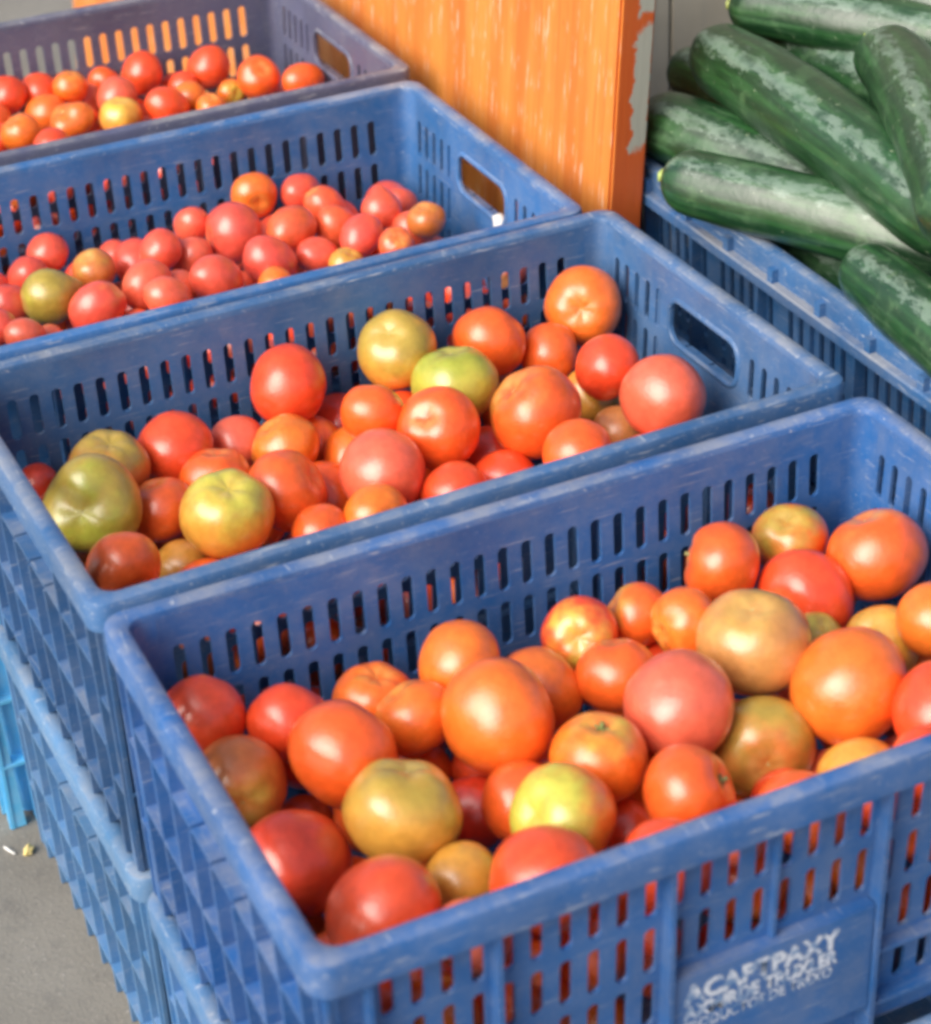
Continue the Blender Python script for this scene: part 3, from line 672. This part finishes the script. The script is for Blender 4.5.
  (0.2315, 0.3018, -0.0818, 0.0200, 'RO', 'O', 0.2, (0.3, 0.3, -0.7), 'g', 'orange red tomato cut by the left edge, between two red ones, farthest crate'),
  (0.3991, 0.2025, -0.0704, 0.0231, 'R', 'RO', 0.2, (0.4, 0.3, -0.6), 'p', 'red tomato right of the yellow one at the near rim of the farthest crate'),
  (0.4477, 0.3279, -0.1035, 0.0215, 'R', 'RO', 0.1, (0.3, 0.3, -0.7), 'g', 'half hidden red tomato left below the highest red one, farthest crate'),
  (0.4826, 0.3037, -0.0746, 0.0254, 'R', 'RO', 0.1, (0.5, 0.3, -0.6), 'g', 'highest red tomato, right of the middle of the farthest crate'),
  (0.4315, 0.2258, -0.0736, 0.0191, 'O', 'RO', 0.3, (0.3, 0.3, -0.6), 'g', 'orange tomato straight below the highest red one, farthest crate'),
  (0.4418, 0.1844, -0.0720, 0.0157, 'O', 'PE', 0.4, (0.1, -0.5, 0.5), 'g', 'small peach orange tomato at the near rim under the highest red one, farthest crate'),
  (0.4896, 0.2528, -0.0895, 0.0161, 'O', 'YG', 0.7, (0.5, 0.1, 0.7), 'g', 'small yellow tomato with a green stem end, between two red ones, farthest crate'),
  (0.5164, 0.2342, -0.0706, 0.0244, 'RO', 'O', 0.3, (0.25, -0.3, 0.8), 'g', 'orange red tomato with a scar facing out, second from the right in the farthest crate'),
  (0.5567, 0.2022, -0.0720, 0.0214, 'RO', 'O', 0.3, (0.6, -0.2, -0.4), 'p', 'orange tomato lying alone at the right end of the farthest crate'),
  (0.4468, 0.2911, -0.0854, 0.0174, 'R', 'RO', 0.1, (0.3, 0.3, -0.7), 'g', 'dim red tomato left of the highest red one, farthest crate'),
 ],
}
FILL = {   # under layer: (x, y, z, radius)
 4: [(0.450, 0.056, -0.128, 0.032), (0.241, 0.048, -0.143, 0.024), (0.296, 0.050, -0.105, 0.028), (0.151, 0.059, -0.145, 0.032), (0.245, 0.050, -0.067, 0.029), (0.272, 0.055, -0.197, 0.029), (0.404, 0.057, -0.173, 0.031), (0.463, 0.052, -0.199, 0.026), (0.087, 0.052, -0.118, 0.029), (0.506, 0.047, -0.076, 0.026), (0.341, 0.051, -0.068, 0.030), (0.199, 0.051, -0.181, 0.024), (0.333, 0.053, -0.169, 0.027), (0.375, 0.049, -0.118, 0.024), (0.429, 0.046, -0.060, 0.025), (0.513, 0.053, -0.137, 0.026), (0.114, 0.047, -0.064, 0.024), (0.193, 0.048, -0.114, 0.024), (0.048, 0.048, -0.082, 0.024), (0.286, 0.047, -0.147, 0.018), (0.385, 0.041, -0.066, 0.018), (0.150, 0.039, -0.094, 0.016), (0.230, 0.040, -0.106, 0.016), (0.339, 0.040, -0.120, 0.016), (0.071, 0.038, -0.053, 0.017), (0.288, 0.042, -0.059, 0.017), (0.468, 0.040, -0.056, 0.017), (0.409, 0.041, -0.101, 0.017), (0.519, 0.116, -0.097, 0.029), (0.286, 0.176, -0.110, 0.028), (0.348, 0.206, -0.112, 0.029), (0.370, 0.273, -0.118, 0.023), (0.115, 0.322, -0.131, 0.022), (0.458, 0.174, -0.125, 0.024), (0.245, 0.303, -0.125, 0.028), (0.219, 0.248, -0.125, 0.024), (0.323, 0.252, -0.125, 0.022), (0.071, 0.239, -0.132, 0.023), (0.313, 0.138, -0.130, 0.025), (0.080, 0.137, -0.131, 0.027), (0.393, 0.211, -0.133, 0.023), (0.132, 0.154, -0.124, 0.024), (0.169, 0.116, -0.130, 0.026), (0.134, 0.251, -0.134, 0.027), (0.230, 0.092, -0.119, 0.026), (0.072, 0.305, -0.129, 0.022), (0.534, 0.307, -0.116, 0.023), (0.093, 0.183, -0.130, 0.022), (0.337, 0.309, -0.132, 0.022), (0.471, 0.118, -0.131, 0.026), (0.454, 0.230, -0.132, 0.022), (0.248, 0.212, -0.126, 0.023), (0.392, 0.319, -0.114, 0.022), (0.418, 0.123, -0.124, 0.024), (0.180, 0.273, -0.132, 0.023), (0.050, 0.108, -0.110, 0.022), (0.504, 0.173, -0.129, 0.022), (0.053, 0.184, -0.156, 0.024), (0.281, 0.245, -0.142, 0.024), (0.408, 0.297, -0.156, 0.029), (0.356, 0.148, -0.157, 0.028), (0.160, 0.204, -0.159, 0.027), (0.146, 0.298, -0.157, 0.023), (0.332, 0.098, -0.142, 0.022), (0.421, 0.171, -0.159, 0.025), (0.100, 0.287, -0.160, 0.023), (0.195, 0.315, -0.141, 0.024), (0.112, 0.101, -0.149, 0.025)],
 3: [(0.105, 0.059, -0.185, 0.031), (0.375, 0.056, -0.159, 0.031), (0.498, 0.057, -0.103, 0.032), (0.214, 0.050, -0.094, 0.025), (0.078, 0.056, -0.096, 0.033), (0.249, 0.056, -0.175, 0.028), (0.301, 0.048, -0.125, 0.024), (0.394, 0.048, -0.074, 0.024), (0.476, 0.052, -0.156, 0.025), (0.296, 0.052, -0.074, 0.029), (0.164, 0.055, -0.194, 0.027), (0.428, 0.047, -0.131, 0.024), (0.138, 0.051, -0.101, 0.025), (0.176, 0.051, -0.131, 0.025), (0.169, 0.050, -0.061, 0.029), (0.347, 0.049, -0.081, 0.025), (0.545, 0.048, -0.076, 0.024), (0.450, 0.054, -0.067, 0.030), (0.550, 0.048, -0.130, 0.023), (0.254, 0.051, -0.124, 0.025), (0.447, 0.229, -0.108, 0.031), (0.391, 0.098, -0.106, 0.028), (0.118, 0.117, -0.111, 0.036), (0.494, 0.122, -0.109, 0.028), (0.057, 0.286, -0.109, 0.029), (0.353, 0.282, -0.108, 0.031), (0.253, 0.212, -0.112, 0.032), (0.383, 0.152, -0.106, 0.029), (0.180, 0.096, -0.101, 0.032), (0.205, 0.160, -0.134, 0.029), (0.450, 0.281, -0.130, 0.024), (0.461, 0.167, -0.116, 0.024), (0.079, 0.234, -0.124, 0.029), (0.478, 0.320, -0.134, 0.023), (0.321, 0.174, -0.131, 0.026), (0.134, 0.252, -0.128, 0.023), (0.411, 0.303, -0.116, 0.026), (0.201, 0.230, -0.126, 0.022), (0.346, 0.224, -0.121, 0.025), (0.490, 0.149, -0.158, 0.023), (0.361, 0.120, -0.150, 0.027), (0.228, 0.213, -0.158, 0.022), (0.502, 0.101, -0.159, 0.024), (0.435, 0.094, -0.150, 0.026), (0.494, 0.243, -0.154, 0.023), (0.150, 0.100, -0.158, 0.025), (0.182, 0.266, -0.145, 0.022)],
 2: [(0.293, 0.048, -0.126, 0.024), (0.086, 0.050, -0.086, 0.025), (0.281, 0.044, -0.078, 0.022), (0.364, 0.046, -0.065, 0.024), (0.507, 0.048, -0.096, 0.025), (0.359, 0.046, -0.110, 0.023), (0.212, 0.045, -0.075, 0.021), (0.129, 0.042, -0.074, 0.018), (0.404, 0.051, -0.135, 0.026), (0.140, 0.049, -0.117, 0.024), (0.457, 0.044, -0.090, 0.020), (0.234, 0.051, -0.137, 0.026), (0.421, 0.044, -0.061, 0.023), (0.180, 0.048, -0.142, 0.021), (0.174, 0.043, -0.090, 0.019), (0.556, 0.043, -0.106, 0.018), (0.546, 0.042, -0.069, 0.019), (0.319, 0.042, -0.091, 0.018), (0.468, 0.105, -0.108, 0.026), (0.090, 0.260, -0.099, 0.022), (0.238, 0.114, -0.096, 0.025), (0.219, 0.288, -0.100, 0.024), (0.521, 0.096, -0.102, 0.025), (0.484, 0.306, -0.106, 0.022), (0.345, 0.211, -0.111, 0.023), (0.421, 0.297, -0.107, 0.027), (0.486, 0.205, -0.111, 0.025), (0.203, 0.226, -0.103, 0.024), (0.542, 0.314, -0.109, 0.026), (0.096, 0.317, -0.096, 0.024), (0.274, 0.083, -0.095, 0.022), (0.347, 0.090, -0.103, 0.022), (0.187, 0.261, -0.123, 0.021), (0.439, 0.233, -0.120, 0.019), (0.254, 0.298, -0.132, 0.020), (0.205, 0.071, -0.103, 0.019), (0.384, 0.267, -0.125, 0.019), (0.553, 0.230, -0.129, 0.021), (0.237, 0.094, -0.134, 0.017), (0.394, 0.325, -0.133, 0.017), (0.273, 0.089, -0.134, 0.020), (0.391, 0.065, -0.096, 0.019), (0.230, 0.166, -0.097, 0.018), (0.527, 0.098, -0.160, 0.021), (0.268, 0.123, -0.153, 0.019), (0.437, 0.319, -0.155, 0.023), (0.068, 0.204, -0.067, 0.022)],
 1: [(0.213, 0.048, -0.111, 0.022), (0.260, 0.048, -0.140, 0.022), (0.538, 0.049, -0.096, 0.026), (0.197, 0.046, -0.061, 0.022), (0.398, 0.046, -0.099, 0.021), (0.304, 0.048, -0.080, 0.025), (0.456, 0.044, -0.075, 0.022), (0.323, 0.051, -0.133, 0.024), (0.529, 0.052, -0.144, 0.024), (0.345, 0.044, -0.098, 0.018), (0.492, 0.048, -0.101, 0.023), (0.250, 0.045, -0.062, 0.021), (0.361, 0.042, -0.063, 0.020), (0.161, 0.045, -0.123, 0.019), (0.418, 0.042, -0.061, 0.019), (0.141, 0.249, -0.095, 0.026), (0.120, 0.298, -0.098, 0.024), (0.187, 0.241, -0.099, 0.024), (0.260, 0.095, -0.106, 0.027), (0.327, 0.274, -0.103, 0.022), (0.538, 0.301, -0.094, 0.023), (0.201, 0.107, -0.104, 0.028), (0.359, 0.102, -0.097, 0.024), (0.545, 0.124, -0.107, 0.023), (0.390, 0.295, -0.112, 0.022), (0.378, 0.223, -0.103, 0.022), (0.463, 0.081, -0.109, 0.022), (0.546, 0.242, -0.111, 0.022), (0.312, 0.110, -0.109, 0.025), (0.244, 0.143, -0.114, 0.019), (0.379, 0.100, -0.135, 0.021), (0.508, 0.085, -0.096, 0.018), (0.172, 0.124, -0.135, 0.018), (0.279, 0.125, -0.135, 0.021), (0.398, 0.084, -0.101, 0.018), (0.244, 0.122, -0.147, 0.017), (0.312, 0.129, -0.159, 0.021), (0.215, 0.161, -0.158, 0.018), (0.175, 0.277, -0.065, 0.022), (0.162, 0.206, -0.066, 0.023)],
}
CUCUMBERS = [   # end, end, radius, bend, label, stalk
 ((0.6483, 0.7111, 0.0274), (0.8634, 0.3482, 0.0082), 0.032, (0.008, 0.008), 'long cucumber lying lowest along the crate edge, with a broad pale gleam', None),
 ((0.6959, 0.8417, 0.023), (0.7748, 0.6074, 0.0088), 0.0351, (0.0, 0.004), 'short thick cucumber with a rounded light green end, touching the orange board', None),
 ((0.78, 0.9355, 0.0273), (0.808, 0.6695, 0.0271), 0.0281, (0.0, 0.005), 'dark cucumber half hidden, its blunt dark end before the grey wall', None),
 ((0.7551, 0.8352, 0.0776), (0.7389, 0.4665, 0.0664), 0.0365, (0.006, 0.012), 'big diagonal cucumber with a long pale stripe, in the middle of the heap', None),
 ((0.8419, 0.8913, 0.0565), (0.8791, 0.5624, 0.0416), 0.0433, (0.0, 0.012), 'thick greyish green cucumber just above the long striped diagonal one', None),
 ((0.8017, 0.8604, 0.1099), (0.9452, 0.5767, 0.1065), 0.0284, (0.0, 0.008), 'cucumber at the top of the heap, lying against the grey wall', None),
 ((0.8943, 0.8392, 0.125), (1.0264, 0.5533, 0.0947), 0.0307, (0.0, 0.005), 'darkest cucumber, cut by the top right corner of the photo', None),
 ((0.8251, 0.6827, 0.1142), (0.6809, 0.3846, 0.1189), 0.0341, (-0.01, 0.006), 'upright cucumber with a yellow green stalk, at the right edge of the photo', 'start'),
 ((0.6943, 0.5065, 0.015), (0.6635, 0.22, 0.0073), 0.0295, (0.0, 0.006), 'light tipped cucumber poking out lowest on the right of the heap', None),
 ((0.7307, 0.7968, -0.0354), (0.7407, 0.5353, -0.0343), 0.03, (0.0, 0.0), 'shaded cucumber under the long low one, inside the crate edge', None),
]
cam_f = Vector((math.sin(YAW)*math.cos(PITCH), math.cos(YAW)*math.cos(PITCH), -math.sin(PITCH)))
_r = Vector((math.cos(YAW), -math.sin(YAW), 0)); _d = cam_f.cross(_r)
cam_r = math.cos(ROLL)*_r + math.sin(ROLL)*_d; cam_d = -math.sin(ROLL)*_r + math.cos(ROLL)*_d
CAM = Vector((-.25371735, -.7941266, .80936742 + Z0))

GROUPS = {4: 'tomatoes in the front crate', 3: 'tomatoes in the second crate', 2: 'tomatoes in the third crate', 1: 'tomatoes in the farthest crate'}
def in_crate(k, x, y, z):
    ox, oy, a = CR[k]; ca, sa = math.cos(a), math.sin(a)
    return Vector((x*ca - y*sa + ox, x*sa + y*ca + oy, z + Z0))
protos = {}
def tomato_proto(kind, i, calyx):
    key = (kind, i, calyx)
    if key in protos: return protos[key], False
    me, zt = MESH[kind][i]
    o = link(bpy.data.objects.new('tomato', me))
    s = link(bpy.data.objects.new('calyx' if calyx else 'stem_scar', CAL if calyx else SCARS[i % 2]), o)
    s.location = (0, 0, zt - .035)
    if not calyx and kind in 'pt': s.scale = (.7, .7, .7)
    protos[key] = o; return o, True
def put_tomato(k, x, y, z, r, main, shoulder, ext, zdir, spin, kind, i, calyx, label):
    o, new = tomato_proto(kind, i, calyx)
    if not new: o = copy_tree(o)
    zd = zdir.normalized(); q = zd.to_track_quat('Z', 'Y') @ Vector((0, 0, 1)).rotation_difference(Vector((0, 0, 1)))
    o.rotation_euler = (q.to_matrix() @ Matrix.Rotation(spin, 3, 'Z')).to_euler()
    o.location = in_crate(k, x, y, z); o.scale = (r, r, r)
    o.color = (*main, 1); o['shoulder_colour'] = shoulder; o['shoulder_extent'] = ext
    tag(o, label, 'tomato', GROUPS[k]); return o
rnd = random.Random(12)
for k, rows in TOMATOES.items():
    for n, (x, y, z, r, mc, sc, ext, sd, kind, label) in enumerate(rows):
        cal = kind == 'c'; kd = 'g' if cal else kind
        if k == 2 and kd == 'g' and n % 2 and mc in ('R', 'PK', 'RO'): kd = 'p'
        zdir = cam_r*sd[0] + cam_d*sd[1] - cam_f*sd[2]
        j = lambda c: tuple(max(.004, v*rnd.uniform(.92, 1.08)) for v in c)
        put_tomato(k, x, y, z, r*1.01, j(PAL[{'R': 'PR', 'RO': 'PO'}.get(mc, mc) if k == 2 else mc]), PAL[sc], ext-.55, zdir, rnd.uniform(0, 6.28), kd, rnd.randrange(len(MESH[kd])), cal, label)
UNDER = {4: 'tomato of the lower layer, showing only through gaps and slots of the front crate', 3: 'tomato of the lower layer, in the gaps of the second crate',
         2: 'small tomato of the lower layer, in the gaps of the third crate', 1: 'small tomato of the lower layer, in the gaps of the farthest crate'}
FILL_OBJS = []
for k, rows in FILL.items():
    for (x, y, z, r) in rows:
        zdir = Vector((rnd.uniform(-1, 1), rnd.uniform(-1, 1), rnd.uniform(-1, .4)))
        mc = rnd.choice(('R', 'RO', 'RO', 'O', 'PK') if k in (4, 3) else ('R', 'PR', 'RO', 'PK'))
        kd = 'g' if k in (4, 3, 1) else rnd.choice('gp')
        t_ = put_tomato(k, x, y, z, r, PAL[mc], PAL[rnd.choice(('RO', 'O', 'OL'))], rnd.uniform(-.5, -.1), zdir, rnd.uniform(0, 6), kd, rnd.randrange(len(MESH[kd])), False, UNDER[k])
        FILL_OBJS.append(t_)

# ------------------------------------------------------------------ cucumbers
def cucumber(p0, p1, r, bend, label, stalk=None, seed=0):
    """p0, p1: centres of the two rounded ends; label names it"""
    rn = random.Random(seed); p0, p1 = Vector(p0), Vector(p1); mid = (p0+p1)/2
    ax = (p1-p0).normalized(); up = Vector((0, 0, 1)); sd = ax.cross(up).normalized(); up = sd.cross(ax)
    b = up*bend[1] + sd*bend[0]; Ln = (p1-p0).length
    A, B = p0-ax*r*.75-mid, p1+ax*r*.75-mid; Cc = (A+B)/2 + b*2
    NS, NU = 56, 28; bm = bmesh.new(); uvl = bm.loops.layers.uv.new('UVMap'); off = Vector((rn.uniform(0, 40),)*3)
    rows = []
    for i in range(NS+1):
        t = .5-.5*math.cos(math.pi*i/NS); P = A*(1-t)**2 + Cc*2*t*(1-t) + B*t*t
        T = ((Cc-A)*(1-t) + (B-Cc)*t).normalized(); s2 = T.cross(up).normalized(); u2 = s2.cross(T)
        e = r/Ln*.85; q = min(t, 1-t)/max(e, .01)
        rad = r*(math.sqrt(max(0, 1-(1-min(1, q))**2)))**.9 * (1-.10*abs(2*t-1)**2 - .10*max(0, .25-t)*4*.4)
        row = []
        for j in range(NU):
            a = 2*math.pi*j/NU; d = s2*math.cos(a)+u2*math.sin(a); V = P+d*rad
            nn = 1 + .022*math.cos(3*a+off.x) + .012*math.cos(7*a) + .05*mnoise.noise(V*18+off) + .014*mnoise.noise(V*75+off)
            row.append(bm.verts.new(P+d*rad*nn))
        rows.append(row)
    for i, (a, c) in enumerate(zip(rows, rows[1:])):
        for j in range(NU):
            k = (j+1) % NU; f = bm.faces.new((a[j], a[k], c[k], c[j]))
            for lp_, (uu, vv) in zip(f.loops, ((j, i), (j+1, i), (j+1, i+1), (j, i+1))): lp_[uvl].uv = (uu/NU, vv/NS)
    bmesh.ops.remove_doubles(bm, verts=bm.verts[:], dist=1e-6)
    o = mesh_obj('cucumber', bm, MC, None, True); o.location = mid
    tag(o, label, 'cucumber', 'cucumbers heaped in their crate')
    bm = bmesh.new(); T0 = (A-Cc).normalized() if stalk != 'end' else (B-Cc).normalized(); E0 = A if stalk != 'end' else B
    ln = r*.75 if stalk else r*.16; w = r*.26 if stalk else r*.16
    s2 = T0.cross(up).normalized(); u2 = s2.cross(T0); prev = None
    for i, (h, ww) in enumerate(((-.25*r, w*1.6), (-.02*r, w*1.1), (ln*.4, w), (ln*.8, w*1.15), (ln, w*1.1), (ln*1.01, .0001))):
        c = E0+T0*h+up*(.12*h*h/r if stalk else 0)
        row = [bm.verts.new(c+(s2*math.cos(6.2832*q/10)+u2*math.sin(6.2832*q/10))*ww*(1+.1*math.cos(5*6.2832*q/10))) for q in range(10)]
        if prev:
            for q in range(10): bm.faces.new((prev[q], prev[(q+1) % 10], row[(q+1) % 10], row[q]))
        prev = row
    mesh_obj('stalk', bm, MSTEM, o, True)
    return o
zc = lambda p: (p[0], p[1], p[2]+Z0)
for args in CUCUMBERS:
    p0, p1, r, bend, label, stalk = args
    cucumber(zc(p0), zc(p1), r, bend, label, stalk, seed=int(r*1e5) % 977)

# ------------------------------------------------------------------ orange board, wall, ground, scraps
bm = bmesh.new(); add_box(bm, 0, .036, 0, 1.75, 0, .665)
bmesh.ops.bevel(bm, geom=[e for e in bm.edges], offset=.0025, segments=2, affect='EDGES')
bd = mesh_obj('wooden_board', bm, MW); bd.location = (.586, .802, 0); bd.rotation_euler = (0, R_(4.0), 0)
tag(bd, 'thick orange painted wooden board, scratched, with grey wood showing on its worn edge', 'board')

bm = bmesh.new(); x = .66; rw = random.Random(4)
while x < 2.2:
    w = rw.uniform(.10, .15); yo = rw.uniform(-.004, .004)
    v = add_box(bm, x, x+w-.004, 1.16+yo, 1.19+yo, .0, 1.25); x += w
bmesh.ops.bevel(bm, geom=[e for e in bm.edges], offset=.002, segments=1, affect='EDGES')
wl = mesh_obj('wall', bm, MWL); tag(wl, 'pale grey weathered plank wall behind the cucumbers', 'wall')

bm = bmesh.new(); s = 20
bm.faces.new([bm.verts.new(p) for p in ((-s, -s, 0), (s, -s, 0), (s, s, 0), (-s, s, 0))])
tag(mesh_obj('ground', bm, MG), 'grey worn concrete ground', None, None, 'structure')

def scrap(name, loc, dims, mat, label, cat, seed):
    bm = bmesh.new(); bmesh.ops.create_icosphere(bm, subdivisions=3, radius=1)
    o_ = Vector((seed*7.1, seed*3.3, 0))
    for v in bm.verts:
        v.co *= 1+.5*mnoise.noise(v.co*1.6+o_); v.co = Vector((v.co.x*dims[0], v.co.y*dims[1], v.co.z*dims[2]))
    o = mesh_obj(name, bm, mat, None, True); o.location = loc; o.rotation_euler = (0, 0, seed); return tag(o, label, cat)
scrap('corn_kernel', (-.0155, .731, .0035), (.006, .0042, .004), MCRUMB, 'yellow kernel lying on the concrete left of the crates', 'kernel', 1)
scrap('splinter', (-.031, .741, .002), (.008, .0012, .0015), MCHIP, 'thin white splinter on the concrete beside the yellow kernel', 'splinter', 2)
scrap('paper_scrap', (.5575, .905, Z0-.0655), (.007, .009, .007), MCHIP, "white crumpled scrap showing in the third crate's hand hole", 'scrap', 3)

# ------------------------------------------------------------------ camera, light
cam = bpy.data.cameras.new('camera'); co = link(bpy.data.objects.new('camera', cam)); scene.camera = co
M = Matrix((cam_r, -cam_d, -cam_f)).transposed().to_4x4(); M.translation = CAM; co.matrix_world = M
cam.sensor_width = 36; cam.sensor_fit = 'AUTO'; cam.lens = 2171.334*36/1024; cam.clip_start = .05; cam.clip_end = 200
cam.dof.use_dof = True; cam.dof.focus_distance = 1.75; cam.dof.aperture_fstop = 7.5

SUN_EL = 38
sd = Vector((-.955, -.30, 0)).normalized()*math.cos(R_(SUN_EL)) + Vector((0, 0, math.sin(R_(SUN_EL))))
sun = bpy.data.lights.new('sun', 'SUN'); sun.energy = 2.9; sun.angle = R_(52); sun.color = (1, .96, .90)
so = link(bpy.data.objects.new('sun', sun)); so.rotation_euler = sd.to_track_quat('Z', 'Y').to_euler(); so.location = (-3, -2, 4)
w = bpy.data.worlds.new('World'); scene.world = w; w.use_nodes = True
nt = w.node_tree; bg = nt.nodes['Background']; sky = nt.nodes.new('ShaderNodeTexSky'); sky.sky_type = 'NISHITA'
sky.sun_disc = False; sky.sun_elevation = R_(SUN_EL); sky.sun_rotation = math.atan2(sd.x, sd.y); sky.dust_density = 4; sky.air_density = 1.0
nt.links.new(sky.outputs[0], bg.inputs[0]); bg.inputs[1].default_value = .125
scene.view_settings.view_transform = 'Standard'; scene.view_settings.look = 'None'; scene.view_settings.exposure = 0.44; scene.view_settings.gamma = 1
scene.render.engine = 'CYCLES'; scene.cycles.use_denoising = True; scene.cycles.pixel_filter_type = 'BLACKMAN_HARRIS'; scene.cycles.filter_width = 3.6
scene.cycles.max_bounces = 8; scene.cycles.use_adaptive_sampling = True
